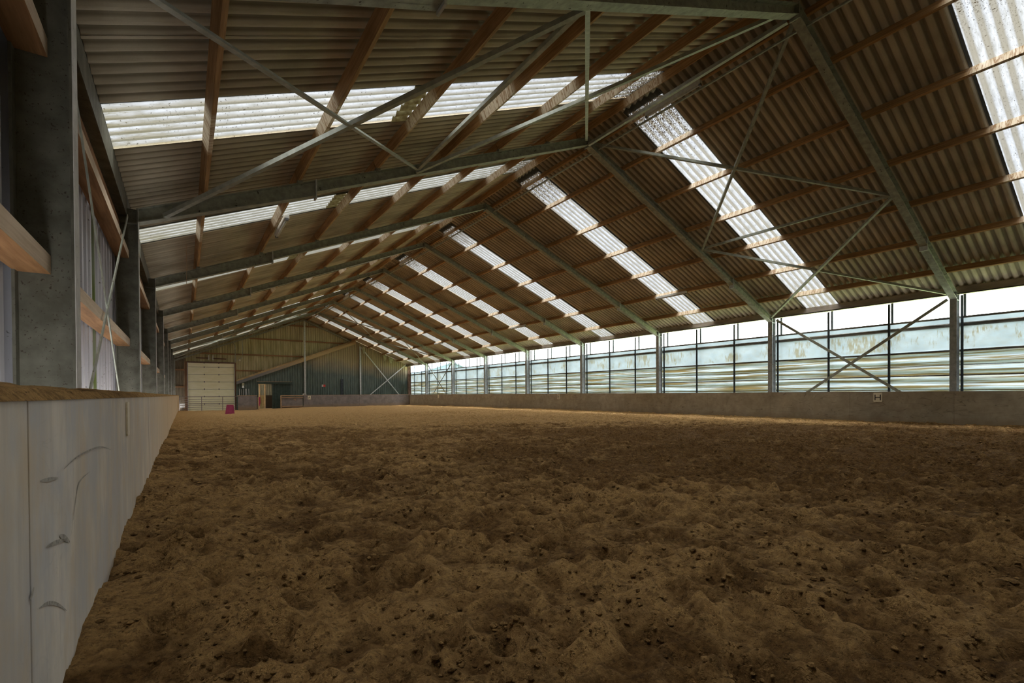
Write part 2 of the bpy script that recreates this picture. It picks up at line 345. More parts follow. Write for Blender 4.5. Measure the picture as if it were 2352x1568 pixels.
# ------------------------------------------------------------------ floor of sand
def vn(x,y,s,seed):
    r=np.random.RandomState(seed); L=r.rand(256,256)
    x=x/s+seed*3.7; y=y/s+seed*1.9
    xi=np.floor(x).astype(int); yi=np.floor(y).astype(int); fx=x-xi; fy=y-yi
    fx=fx*fx*(3-2*fx); fy=fy*fy*(3-2*fy)
    g=lambda a,b:L[(a)%256,(b)%256]
    return (g(xi,yi)*(1-fx)+g(xi+1,yi)*fx)*(1-fy)+(g(xi,yi+1)*(1-fx)+g(xi+1,yi+1)*fx)*fy
def sm(a,b,x): t=np.clip((x-a)/(b-a),0,1); return t*t*(3-2*t)
def base_level(x,y):
    z=-.07*sm(30,42,y)-.13*sm(34,42,y)*(1-sm(4,9,x))
    z=z+.05*np.exp(-((y-8)/3.)**2)*np.exp(-((x+.3)/.5)**2)
    return z
def build_floor():
    ys=[YN+.02]; 
    while ys[-1]<-.35: ys.append(ys[-1]+.04)
    while ys[-1]<1.5: ys.append(ys[-1]+.0095)
    while ys[-1]<YE+.3: ys.append(ys[-1]+.0085+.0042*max(ys[-1]-1.3,0))
    xs=[XLB-.01]
    while xs[-1]<XRB+.02: xs.append(xs[-1]+.0095+.0016*max(xs[-1]-.5,0))
    xs=np.array(xs); ys=np.array(ys); nx,ny=len(xs),len(ys)
    X,Y=np.meshgrid(xs,ys)
    dx=np.gradient(xs)[None,:]*np.ones((ny,1)); dy=np.gradient(ys)[:,None]*np.ones((1,nx)); sp=np.maximum(dx,dy)
    # domain warp
    wx=X+.12*(vn(X,Y,.45,1)-.5); wy=Y+.12*(vn(X,Y,.45,2)-.5)
    h=np.zeros_like(X); hs=np.zeros_like(X)
    for s,a,seed,ridge in ((1.4,.045,3,0),(.5,.040,4,1),(.24,.034,5,1),(.12,.024,6,1),(.065,.016,7,1),(.034,.009,8,0),(.018,.004,9,0)):
        n=vn(wx,wy,s,seed)
        if ridge: n=1-np.abs(2*n-1); n=n**(1. if s>.2 else 1.3)
        t=a*(n-.5)*np.clip(s/(2.2*sp)-.3,0,1); h+=t
        if s<.3: hs+=t
    amp=.68+.35*vn(X,Y,2.5,12)
    h*=amp
    # hoof prints, in meandering tracks
    r=np.random.RandomState(5)
    cx=[];cy=[]
    for i in range(6000):
        y=-.4+23.7*r.rand()**1.5; x=XLB+.12+17.6*r.rand()
        cx.append(x);cy.append(y)
    for x,y in zip(cx,cy):
        R=.055+.045*r.rand(); D=.018+.03*r.rand(); an=r.rand()*PI
        j0,j1=np.searchsorted(xs,[x-3*R,x+3*R]); i0,i1=np.searchsorted(ys,[y-3*R,y+3*R])
        if j1-j0<3 or i1-i0<3: continue
        ux=X[i0:i1,j0:j1]-x; uy=Y[i0:i1,j0:j1]-y
        a=(ux*math.cos(an)+uy*math.sin(an))/1.25; b=-ux*math.sin(an)+uy*math.cos(an)
        q=np.sqrt(a*a+b*b)/R
        h[i0:i1,j0:j1]+=-D*np.exp(-(q/.85)**4)+D*.55*np.exp(-((q-1.35)/.35)**2)
    edge=np.minimum(X-XLB,XRB-X)
    h+=.05*np.exp(-edge/.25)*vn(X,Y,.5,21)
    Z=h+base_level(X,Y)
    dd=X*.57+Y*.82+.8*(vn(X,Y,1.7,40)-.5)
    sand_tone=.0+.32*sm(12,19,dd)-.15*sm(4.2,5.5,dd)*(1-sm(10,15,dd))-.08*(1-sm(1.7,2.2,dd))-.17*sm(2.0,6,X-.25*Y)*(1-sm(12,18,dd))+.10*np.exp(-((X+.3)/1.0)**2)  # tone bands laid out along the viewing direction
    # hollows darkened, crests lightened: relief shading put into the sand colour
    co=np.empty((nx*ny,3),np.float32); co[:,0]=X.ravel(); co[:,1]=Y.ravel(); co[:,2]=Z.ravel()
    idx=np.arange(nx*ny).reshape(ny,nx)
    q=np.stack([idx[:-1,:-1],idx[:-1,1:],idx[1:,1:],idx[1:,:-1]],-1).reshape(-1,4).astype(np.int32)
    me=bpy.data.meshes.new('floor'); me.vertices.add(len(co)); me.vertices.foreach_set('co',co.ravel())
    me.loops.add(q.size); me.loops.foreach_set('vertex_index',q.ravel())
    me.polygons.add(len(q)); me.polygons.foreach_set('loop_start',np.arange(0,q.size,4,dtype=np.int32))
    me.polygons.foreach_set('use_smooth',np.ones(len(q),bool))
    at=me.attributes.new('sand_tone','FLOAT','POINT'); at.data.foreach_set('value',(sand_tone+h*1.5+hs*8.).ravel().astype(np.float32))
    me.update(); me.validate(); me.materials.append(MAT['sand'])
    o=bpy.data.objects.new('floor',me); C.objects.link(o)
    setp(o,'ochre arena sand churned by hooves, covering the whole hall',kind='structure')
    print('floor verts',len(co))
    return xs,ys,Z
FX,FYS,FZ=build_floor()
def fz(x,y):
    i=min(max(np.searchsorted(FYS,y),0),len(FYS)-1); j=min(max(np.searchsorted(FX,x),0),len(FX)-1); return float(FZ[i,j])
g=MB().box(-60,90,-60,YN-.1,-.5,-.45).box(-60,XLO-.3,YN-.1,120,-.5,-.45).box(XRO+.5,90,YN-.1,120,-.5,-.45).box(XLO-.3,XRO+.5,52,120,-.5,-.45).obj('ground_outside','grass'); setp(g,'grassy ground outside the hall',kind='structure')
# loose crumbs of sand lying on the near surface
def crumbs(n):
    bm=bmesh.new(); bmesh.ops.create_icosphere(bm,subdivisions=2,radius=1); bv=np.array([v.co[:] for v in bm.verts]); bf=np.array([[v.index for v in f.verts] for f in bm.faces]); bm.free()
    r=np.random.RandomState(77); V=[];Fc=[];cnt=0
    while cnt<n:
        dd=1.3+8.*r.rand()**1.5; t=(r.rand()-.5)*2*1.15*dd
        x=dd*.57+t*.82; y=dd*.82-t*.57
        if not(XLB+.03<x<XRB-.05 and y>-.6): continue
        if float(vn(np.array(x),np.array(y),.35,61))<.45*r.rand()+.2: continue
        R=(.002+.0075*r.rand()**3.5)*(1+.09*dd)
        d=bv*(1+.28*np.sin(bv[:,[1,2,0]]*4+r.rand(3)*6)); d=d*np.array([1+.5*r.rand(),1+.5*r.rand(),.6+.3*r.rand()])*R
        V.append(d+np.array([x,y,fz(x,y)+R*.25])); Fc.append(bf+cnt*len(bv)); cnt+=1
    V=np.concatenate(V); Fc=np.concatenate(Fc)
    me=bpy.data.meshes.new('sand_crumbs'); me.from_pydata(V.tolist(),[],Fc.tolist()); me.polygons.foreach_set('use_smooth',np.ones(len(Fc),bool))
    at=me.attributes.new('sand_tone','FLOAT','POINT'); at.data.foreach_set('value',np.repeat((r.rand(n)*.6-.2),len(bv)).astype(np.float32))
    me.materials.append(MAT['sand']); o=bpy.data.objects.new('sand_crumbs',me); C.objects.link(o)
    setp(o,'loose crumbs of sand scattered over the nearest part of the arena','sand',kind='stuff')
crumbs(12000)
# ------------------------------------------------------------------ roof
SH=.235
PITCH=.175
RL=[1.25,6.75,11.2,16.65,21.5,26.75,31.2,36.4,40.9]      # rooflight start, right slope
LL=[.85,6.28,10.55,15.6,20.9,26.2,30.7,35.9,40.4]          # left slope
SW=1.05
def wave(y):
    t=2*PI*y/PITCH; return .029*(math.cos(t)+.10*math.cos(2*t))
def sheet(mb,side,y0,y1,x0,x1,off=0,lap=0):
    """corrugated strip; x0,x1 distance from ridge"""
    n=max(2,int(round((y1-y0)/PITCH*12))); i0=len(mb.v); cols=[x0,x1]
    for i in range(n+1):
        y=y0+(y1-y0)*i/n
        for d in cols:
            x=XM+side*d; mb.v.append((x,y,T(x)+SH+off+wave(y)+lap*(i/n)))
    for i in range(n):
        a=i0+2*i; mb.f.append((a,a+1,a+3,a+2))
HW=9.62
roofm=MB()
def strips(side,starts):
    out=[]; y=YN-.3
    for s in starts+[YE+.35]:
        e=s if s<YE else YE+.35
        L=e-y; k=max(1,round(L/1.05)); 
        for j in range(k): out.append((y+L*j/k,y+L*(j+1)/k))
        y=s+SW
    return out
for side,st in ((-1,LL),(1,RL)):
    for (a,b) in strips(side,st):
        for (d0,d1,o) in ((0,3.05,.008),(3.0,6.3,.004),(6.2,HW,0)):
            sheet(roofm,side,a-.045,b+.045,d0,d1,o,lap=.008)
for y in np.arange(YN-.3,YE+.3,.7):
    roofm.prism([(XM-.3,y,T(XM)+SH-.08),(XM,y,T(XM)+SH+.05),(XM+.3,y,T(XM)+SH-.08),(XM,y,T(XM)+SH+.06)],[(XM-.3,y+.7,T(XM)+SH-.08),(XM,y+.7,T(XM)+SH+.05),(XM+.3,y+.7,T(XM)+SH-.08),(XM,y+.7,T(XM)+SH+.06)])
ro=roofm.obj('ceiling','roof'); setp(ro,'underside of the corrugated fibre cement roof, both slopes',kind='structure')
MAT['laptrans']=translucent('brown_stained_lap',lambda k:k.ramp(k.noise(k.coord('World',(2,2,2)),9,4),[(.35,(.024,.016,.005)),(.65,(.06,.05,.022))]),.3)
SIDE={-1:'left',1:'right'}
for side,st in ((-1,LL),(1,RL)):
    for i,s in enumerate(st):
        mb=MB(); sheet(mb,side,s,s+SW,.12,HW,.0)
        o=mb.obj('rooflight_sheet','rooflight',origin=(XM+side*4,s+SW/2,T(XM+side*4)+SH))
        setp(o,f'translucent weathered rooflight strip on the {SIDE[side]} slope, {NUM[i]} from the camera','rooflight','translucent rooflight strips in the roof')
        if side==-1:
            mb=MB(); sheet(mb,side,s,s+SW,5.52,5.78,-.012); mb.obj('lap_joint','laptrans',o)['label']='brown stained lap joint'
# ------------------------------------------------------------------ portal frames
def ibeam_z(mb,x0,x1,yc,z0,z1,w,tf=.014,tw=.012):
    """upright I, web in the XZ plane, flanges at x0 and x1"""
    mb.box(x0,x0+tf,yc-w/2,yc+w/2,z0,z1).box(x1-tf,x1,yc-w/2,yc+w/2,z0,z1).box(x0+tf,x1-tf,yc-tw/2,yc+tw/2,z0,z1)
WF=.155
def rafter_part(mb,b0,b1,t0,t1,yc,w=WF,tf=.014):
    """points (x,z): bottom from b0 to b1, top from t0 to t1"""
    mb.slab([b0,b1,t1,t0],yc-.005,yc+.005)
    mb.slab([b0,b1,(b1[0],b1[1]+tf),(b0[0],b0[1]+tf)],yc-w/2,yc+w/2)
    mb.slab([(t0[0],t0[1]-tf),(t1[0],t1[1]-tf),t1,t0],yc-w/2,yc+w/2)
PUR=[.30,1.30,2.68,4.06,5.44,6.82,8.2]
def make_frame(yc):
    root=empty('portal_frame',(XM,yc,0))
    for s in (-1,1):
        xc,xo=(XLC,XLO) if s<0 else (XRC,XRO)
        mb=MB(); ibeam_z(mb,min(xc,xo),max(xc,xo),yc,-.3,T(xc)-.01,WF)
        mb.box(min(xc,xo)+.01,max(xc,xo)-.01,yc-WF/2,yc+WF/2,3.46,3.475)
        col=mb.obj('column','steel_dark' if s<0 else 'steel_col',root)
        if s<0: MB().box(XLC,XLC+.003,yc-WF/2,yc+WF/2,-.3,T(XLC)-.01).obj('lit_inner_flange','flange',col)['label']='inner flange face with window light in its pale colour'
        if s>0:
            for zc in (3.0,1.95): MB().box(XRC+.10,XRC+.18,yc-WF/2-.035,yc-.02,zc,zc+.02).obj('cleat','steel',col)
            for ch in col.children: ch.location=(0,0,0)
        X=lambda d:XM+s*d
        de=abs(xc-XM); dh=6.56
        mb=MB()
        rafter_part(mb,(X(0.006),7.245),(X(dh),4.52),(X(0.006),T(XM)),(X(dh),T(X(dh))),yc)
        for d in PUR[1:]:
            mb.box(min(X(d)-s*.04,X(d)+s*.04),max(X(d)-s*.04,X(d)+s*.04),yc-.06,yc+.06,T(X(d))-.01,T(X(d))+.045)
        raf=mb.obj('rafter','steel',root)
        mb=MB(); rafter_part(mb,(X(dh),4.455),(X(de),3.49),(X(dh),T(X(dh))),(X(de+.02),T(X(de+.02))),yc)
        h=mb.obj('haunch','steel',raf); h.location=(0,0,0)
        h=MB().box(X(dh)-.012,X(dh)+.012,yc-WF/2-.004,yc+WF/2+.004,4.41,T(X(dh))+.01).obj('splice_plate','steel_light',raf); h.location=(0,0,0)
    MB().box(XM-.012,XM+.012,yc-WF/2-.004,yc+WF/2+.004,7.19,7.46).obj('apex_plate','steel',root)
    return root
fr=make_frame(FY[0]); frames=[fr]
for i in range(1,8): frames.append(copytree(fr,(0,5*i,0)))
for i,f in enumerate(frames):
    setp(f,f'galvanised steel portal frame spanning the hall, {NUM[i]} from the camera','frame','steel portal frames')
gf=empty('gable_portal',(XM,FY[8]-.05,0),'slim steel gable frame against the far end wall','frame')
for s in (-1,1):
    X=lambda d:XM+s*d
    mb=MB(); rafter_part(mb,(X(.006),7.32),(X(9.05),T(X(9.05))-.12),(X(.006),T(XM)),(X(9.05),T(X(9.05))),FY[8]-.12,.1); mb.obj('rafter','steel',gf)
    xc,xo=(XLC-.03,XLO) if s<0 else (XRC+.03,XRO)
    mb=MB(); ibeam_z(mb,min(xc,xo),max(xc,xo),FY[8]-.12,-.3,T(xc)-.01,.1); mb.obj('column','steel' if s<0 else 'rust',gf)
for x in (8.52,13.25):
    mb=MB(); w=.11; mb.box(x-w/2,x+w/2,43.52,43.532,-.3,T(x)-.14).box(x-w/2,x+w/2,43.64,43.652,-.3,T(x)-.14).box(x-.005,x+.005,43.53,43.64,-.3,T(x)-.14)
    mb.obj('gable_post','steel_light',gf)
# ------------------------------------------------------------------ purlins, eaves beams, ridge ties
def purlin_mesh(name,s,d,w=.052,h=.158):
    """timber section square to the slope, centred on origin, 5 m long"""
    a=math.atan(M)*s; mb=MB(); ca,sa=math.cos(a),math.sin(a)
    pts=[(-w/2,0),(w/2,0),(w/2,h),(-w/2,h)]
    q=[(x*ca+z*sa, -x*sa+z*ca) for x,z in pts]
    return mb.slab([(x,z) for x,z in q],-2.49,2.49)
pm={}
for s in (-1,1):
    for r,d in enumerate(PUR):
        for b in range(9):
            yc=FY[b]-2.5
            y0,y1=yc-2.5,yc+2.5
            x=XM+s*d
            if s not in pm:
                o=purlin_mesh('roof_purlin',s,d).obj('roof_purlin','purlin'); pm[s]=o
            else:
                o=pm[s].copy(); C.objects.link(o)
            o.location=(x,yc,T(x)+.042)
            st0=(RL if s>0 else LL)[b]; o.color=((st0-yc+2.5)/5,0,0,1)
            row='ridge row' if r==0 else f'{NUM[r-1]} row below the ridge'
            setp(o,f'timber purlin, {SIDE[s]} slope, {row}, {NUM[b]} bay from camera','purlin','timber roof purlins')
def bayname(b): return f'{NUM[b]} bay from the camera'
eb=None
for s in (-1,1):
    for b in range(9):
        yc=FY[b]-2.5; x=XRO-.01 if s>0 else -.70
        mb=MB(); z1=T(x)+SH+.015
        if s>0:
            mb.box(x-.05,x+.02,yc-2.49,yc+2.49,3.66,z1).box(x-.12,x+.02,yc-2.49,yc+2.49,3.63,3.66).box(x-.12,x-.11,yc-2.49,yc+2.49,3.63,3.68)
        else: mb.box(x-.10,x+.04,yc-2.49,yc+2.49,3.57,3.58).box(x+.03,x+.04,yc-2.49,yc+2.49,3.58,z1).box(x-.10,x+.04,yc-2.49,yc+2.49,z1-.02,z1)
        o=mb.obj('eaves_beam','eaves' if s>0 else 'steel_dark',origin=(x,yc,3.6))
        setp(o,f'steel eaves beam along the {SIDE[s]} eave, {bayname(b)}','beam','eaves beams')
for b in range(9):
    yc=FY[b]-2.5; mb=MB().angle((XM+.30,yc-2.45,7.19),(XM+.30,yc+2.45,7.19),.035,.006)
    o=mb.obj('ridge_tie','steel',origin=(XM+.3,yc,7.2)); setp(o,f'thin steel tie along the ridge, {bayname(b)}','tie','ridge ties')
# ------------------------------------------------------------------ wind bracing
def brace(p,q,w,label,name='roof_brace',mat=None,group='roof wind braces',cat='brace'):
    mat=mat or ('brace' if p[0]<XM else 'steel')
    o=MB().angle(p,q,w,.008).obj(name,mat,origin=tuple((Vector(p)+Vector(q))/2)); setp(o,label,cat,group); return o
def mid(s): return XM+s*4.7
for b,nm in ((0,'second'),(6,'eighth')):
    ya,yb=FY[b]+.1,FY[b+1]-.1; z=lambda x:T(x)-.13
    for s in (-1,1):
        e=XLC+.3 if s<0 else XRC-.15; m=mid(s); sd=SIDE[s]; ze=3.62
        for (xa,za,xb,zb,t) in ((e,ze,m,z(m),'near eave to far mid slope'),(m,z(m)-.05,e,ze,'near mid slope to far eave'),(m,z(m),m,z(m),'straight along the mid slope'),(m,z(m),XM+s*.15,z(XM)-.03,'near mid slope to far ridge'),(XM+s*.15,z(XM),m,z(m)-.05,'near ridge to far mid slope')):
            brace((xa,ya,za),(xb,yb,zb),.062,f'{sd} slope steel brace, {nm} bay, {t}')
        if s<0: brace((XM-.06,ya,7.2),(XM-.06,yb,7.2),.07,f'straight steel strut under the ridge, {nm} bay')
def wbrace(x,p,q,label,w=.085,mat='steel'):
    o=MB().bar((x,p[0],p[1]),(x,q[0],q[1]),.01,w,up=(0,0,1)).obj('wall_brace',mat,origin=(x,(p[0]+q[0])/2,(p[1]+q[1])/2)); return setp(o,label,'brace','wall wind braces')
for b,nm in ((0,'second'),(6,'eighth')):
    y=FY[b]
    wbrace(17.70,(y+4.85,3.56),(y+1.2,.9),f'flat steel brace on the right wall, {nm} bay, falling towards the camera')
    wbrace(17.69,(y+.15,3.52),(y+3.85,.9),f'flat steel brace on the right wall, {nm} bay, falling away from the camera')
wbrace(-.615,(8.35,3.42),(4.85,.9),'flat steel brace on the left wall, second bay, falling towards the camera',.05)
wbrace(-.63,(4.35,3.4),(7.35,.9),'flat steel brace on the left wall, second bay, falling away from the camera',.05)
# ------------------------------------------------------------------ left wall
def ribbed(axis,a0,a1,pos,zf0,zf1,pitch=.2,dep=.035,sgn=1,top=None,bot=None,frac=(.0,.38,.5,.88)):
    """trapezoid ribbed sheet along axis ('x' or 'y') between a0,a1 at pos; top/bot functions of a"""
    mb=MB(); pts=[]; n=int((a1-a0)/pitch)+1
    for i in range(n+1):
        for f,d in zip(frac,(0,0,1,1)):
            a=a0+(i+f)*pitch
            if a<=a1: pts.append((a,d*dep*sgn))
    pts.append((a1,pts[-1][1]))
    for a,d in pts:
        zb=bot(a) if bot else zf0; zt=top(a) if top else zf1
        if zt<zb: zt=zb
        mb.v+= [(pos+d,a,zb),(pos+d,a,zt)] if axis=='y' else [(a,pos+d,zb),(a,pos+d,zt)]
    for i in range(len(pts)-1): mb.f.append((2*i,2*i+2,2*i+3,2*i+1))
    return mb
lw=ribbed('y',YN-.1,YE+.1,XLO-.02,-.4,T(XLO-.05)+SH-.02,.26,.055,-1,frac=(0,.3,.38,.92)).obj('wall_left','leftwall'); setp(lw,'pale grey profiled metal sheeting of the left wall',kind='structure')
MB().box(XLO-.1,XLO-.088,YN-.1,YE+.1,-.4,T(XLO)+SH).obj('outer_skin','leftwall',lw)
for b in range(9):
    yc=FY[b]-2.5
    for z0,nm in ((1.68,'lower'),(2.96,'upper')):
        o=MB().box(XLO+.0,-.645,yc-2.48,yc+2.48,z0,z0+.11).obj('wall_girt','girt',origin=(-.72,yc,z0))
        o.data.materials.append(MAT['girt_lit'])
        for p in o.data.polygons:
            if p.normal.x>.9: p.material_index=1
        setp(o,f'{nm} horizontal timber girt on the left wall, {bayname(b)}','girt','timber girts on the left wall')
    o=MB().box(XLO+.0,-.745,yc-2.48,yc+2.48,3.36,3.48).obj('wall_plate','girt',origin=(-.78,yc,3.3)); setp(o,f'timber wall plate under the left eave, {bayname(b)}','timber','wall plates under the left eave')
# ------------------------------------------------------------------ right wall: curtain bays
XC=17.95
def curtain(y0,y1):
    mb=MB(); nz=60; ny=24; r=np.random.RandomState(int(y0*10)+100)
    for i in range(ny+1):
        y=y0+(y1-y0)*i/ny
        for j in range(nz+1):
            z=.2+(3.0-.2)*j/nz
            if z<2.1: d=.022*math.sin(z*25+.6*math.sin(y*.7))+.012*math.sin(z*61+y*.5)
            else: d=.006*math.sin(y*3.1+z*4)
            mb.v.append((XC+d,y,z))
    for i in range(ny):
        for j in range(nz):
            a=i*(nz+1)+j; mb.f.append((a,a+1,a+nz+2,a+nz+1))
    return mb
for b in range(9):
    y1=FY[b]; y0=y1-5
    w=empty(f'window_{b+1}',(XC,y0+2.5,1),f'translucent windbreak curtain bay of the right wall with open strip above, {bayname(b)}',kind='structure')
    o=curtain(y0,y1).obj('curtain','curtain',w,smooth=True)
    MB().box(XC-.06,XC-.02,y0,y1,2.985,3.04).obj('top_rail','rail',w)
    MB().tube([(XC-.02,y0,2.81),(XC-.02,y1,2.81)],.055,10).obj('roller_tube','rail',w,smooth=True)
    for z,t in ((2.085,.055),(1.395,.035),(.985,.02),(1.68,.015)):
        MB().box(XC-.05,XC-.02,y0,y1,z-t/2,z+t/2).obj('rail','rail',w)
    for j in range(3):
        y=y0+5/3*j+1.53+.02
        MB().box(XC-.10,XC-.06,y-.028,y+.028,-.3,3.62).obj('mullion','dark',w)
        MB().box(18.12,18.17,y-.028,y+.028,-.3,3.7).obj('outer_mullion','dark',w)
    MB().box(XC-.02,XC+.02,y0,y1,-.4,.35).obj('plinth','rail',w)
# ------------------------------------------------------------------ kickboards
kb=empty('kickboard',(XLB-.02,20,0),'long pale scuffed board wall along the left side of the arena, topped with sand','kickboard')
ys=[YN+.02,-.8,1.75,4.29]+[4.29+2.52*i for i in range(1,16)]
ys=[y for y in ys if y<41.6]+[42.45]
for a,b in zip(ys,ys[1:]):
    MB().box(XLB-.03,XLB+random.uniform(-.0015,.0015),a+.003,b-.003,-.3,BT).obj('board_panel','boardL',kb,bevel=.002)
MB().box(XLC+.004,XLB-.03,YN+.02,42.45,BT-.05,BT-.002).obj('ledge','boardL',kb)
def scuff(pts,w):
    mb=MB(); n=len(pts)
    P=[Vector((XLB+.0025,y,z)) for y,z in pts]; Q=[]
    for i in range(n-1):
        for t in range(5):
            a=P[max(i-1,0)];b=P[i];c=P[i+1];d=P[min(i+2,n-1)]; u=t/5
            Q.append(.5*((2*b)+(c-a)*u+(2*a-5*b+4*c-d)*u*u+(3*b-a-3*c+d)*u**3))
    Q.append(P[-1]); m=len(Q)
    for i,p in enumerate(Q):
        d=(Q[min(i+1,m-1)]-Q[max(i-1,0)]).normalized(); s=d.cross(Vector((1,0,0))); k=w*math.sin(PI*(i+.6)/(m+.2))
        mb.v+=[tuple(p+s*k),tuple(p-s*k)]
    for i in range(m-1): mb.f.append((2*i,2*i+1,2*i+3,2*i+2))
    mb.obj('scuff_mark','scuff',kb)
for pts,w in (([(1.816,.371),(1.921,.348),(2.052,.296),(2.182,.228)],.006),([(2.092,.505),(2.165,.48),(2.25,.445)],.011),([(1.906,.516),(2.035,.498),(2.185,.469)],.007),([(1.73,.427),(1.77,.444)],.009),
    ([(1.853,.718),(1.956,.707),(2.08,.694)],.006),([(2.168,.711),(2.467,.727),(2.994,.712),(3.432,.656)],.004),([(2.275,.461),(2.374,.57),(2.458,.625),(2.695,.633)],.004)):
    scuff(pts,w)
# drift of sand lying on the ledge
mb=MB(); ny=900; prof=[-.335,-.36,-.39,-.42,-.455,-.49,-.525]
yy=[YN+(42.4-YN)*(i/ny)**1.9 for i in range(ny+1)]
for y in yy:
    for j,x in enumerate(prof):
        h=(0 if j==0 else .022+.024*min(1,(-.335-x)/.12)+.02*float(vn(np.array(x*1.),np.array(y),.11,31))+.012*float(vn(np.array(x),np.array(y),.035,32))-.012)
        mb.v.append((x,y,BT+h if j else BT))
for i in range(ny):
    for j in range(6):
        a=i*7+j; mb.f.append((a,a+1,a+8,a+7))
o=mb.obj('sand_drift','sand',smooth=True); setp(o,'drift of sand lying on the ledge of the left kickboard','sand',kind='stuff')
at=o.data.attributes.new('sand_tone','FLOAT','POINT'); at.data.foreach_set('value',np.full(len(o.data.vertices),.32,np.float32))
kr=empty('kickboard',(XRB+.02,20,0),'long dusty brown board wall along the right side of the arena','kickboard')
ys=[YN+.02]; 
while ys[-1]<40.5: ys.append(ys[-1]+2.5)
ys.append(43.4)
for a,b in zip(ys,ys[1:]):
    MB().box(XRB+random.uniform(-.002,.002),XRB+.03,a+.002,b-.002,-.3,BT-random.uniform(0,.006)).obj('board_panel','boardR',kr)
MB().box(XRB+.03,XRB+.045,YN,43.4,BT-.06,BT-.004).obj('ledge','boardR',kr)
YB=42.47
ke=empty('kickboard',(13,YB,0),'low grey purple board wall across the far end, right of the green door','kickboard')
xs=[8.17+2.317*i for i in range(5)]
for a,b in zip(xs,xs[1:]): MB().box(a+.003,b-.003,YB,YB+.03,-.4,BT-.01).obj('board_panel','boardE',ke)
MB().box(8.16,17.44,YB,YB+.08,BT-.012,BT+.008).obj('capping','batten',ke)
k2=empty('kickboard',(4,YB,0),'short grey board panel with timber edges between gate and door opening','kickboard')
MB().box(3.42,4.72,YB,YB+.03,-.4,BT-.03).obj('board_panel','boardE',k2)
MB().box(3.38,4.75,YB-.01,YB+.08,BT-.03,BT+.01).obj('capping','batten',k2)
MB().box(4.78,4.86,YB-.02,YB+.07,-.4,.82).obj('post','batten',k2)
gk=empty('arena_gate',(7.3,YB,0),'grey boarded arena gate with pale timber rails beside the green sliding door','gate')
MB().box(6.5,8.1,YB-.02,YB+.01,-.1,.8).obj('board_panel','boardE',gk)
MB().box(6.46,8.14,YB-.06,YB+.02,.87,.95).obj('rail','batten',gk); MB().box(6.5,8.14,YB-.07,YB+.0,.74,.80).obj('rail','batten',gk)
MB().box(6.55,8.16,YB-.10,YB-.02,.0,.05).obj('rail','batten',gk); MB().box(6.42,6.5,YB-.04,YB+.05,-.4,.93).obj('post','batten',gk)
MB().prism([(7.35,YB-.024,.62),(7.58,YB-.024,.63),(7.56,YB-.024,.5),(7.47,YB-.024,.56)],[(7.35,YB-.02,.62),(7.58,YB-.02,.63),(7.56,YB-.02,.5),(7.47,YB-.02,.56)]).obj('bare_patch','batten',gk)
# letter plates
def strokes(ch):
    return {'H':[((-.3,-.45),(-.3,.45)),((.3,-.45),(.3,.45)),((-.3,0),(.3,0))],
            'E':[((-.28,-.45),(-.28,.45)),((-.28,.45),(.3,.45)),((-.28,0),(.24,0)),((-.28,-.45),(.3,-.45))],
            'A':[((-.32,-.45),(0,.45)),((.32,-.45),(0,.45)),((-.18,-.1),(.18,-.1))]}.get(ch,[])
def plate(ch,c,u,nrm,w,h,label):
    """c centre, u unit vector to the reader's right"""
    r=empty('letter_plate',c,label,'sign','arena letter plates'); c=Vector(c);u=Vector(u);n=Vector(nrm)
    up=Vector((0,0,1)); a=[c+u*sx*w/2+up*sz*h/2 for sx,sz in((-.86,-1),(.86,-1),(1,-.9),(1,.9),(.86,1),(-.86,1),(-1,.9),(-1,-.9))]
    MB().prism([x-n*.002 for x in a],[x+n*.008 for x in a]).obj('plate','cream',r)
    st=strokes(ch)
    if st:
        mb=MB()
        for p,q in st:
            P=c+u*p[0]*w+up*p[1]*h*.68+n*.010; Q=c+u*q[0]*w+up*q[1]*h*.68+n*.010
            mb.bar(P,Q,.024,.003,up=n)
        mb.obj('letter','black',r)
plate('H',(XRB-.003,5.62,.766),(0,-1,0),(-1,0,0),.225,.285,'cream plate with a black H on the right kickboard')
plate('E',(XRB-.003,20.71,.776),(0,-1,0),(-1,0,0),.25,.285,'cream plate with a black E on the right kickboard')
plate('',(XRB-.003,36.23,.772),(0,-1,0),(-1,0,0),.24,.285,'farthest cream plate on the right kickboard, seen almost edge on')
plate('A',(8.62,YB-.003,.73),(1,0,0),(0,-1,0),.23,.3,'cream plate with a black A on the far kickboard')
plate('',(XLB+.004,4.31,.795),(0,1,0),(1,0,0),.14,.235,'narrow cream plate on the left kickboard near the camera')
# ------------------------------------------------------------------ far gable wall
def diag(x): return 1.82+(x-3.42)*(5.50-1.82)/(12.75-3.42)     # underside of the lean-to verge
top=lambda x:T(x)+SH+.03
we=ribbed('x',-.84,17.9,YE+.05,-.4,0,.185,.03,1,top=top,frac=(0,.55,.66,.88)).obj('wall_far','oldclad'); 
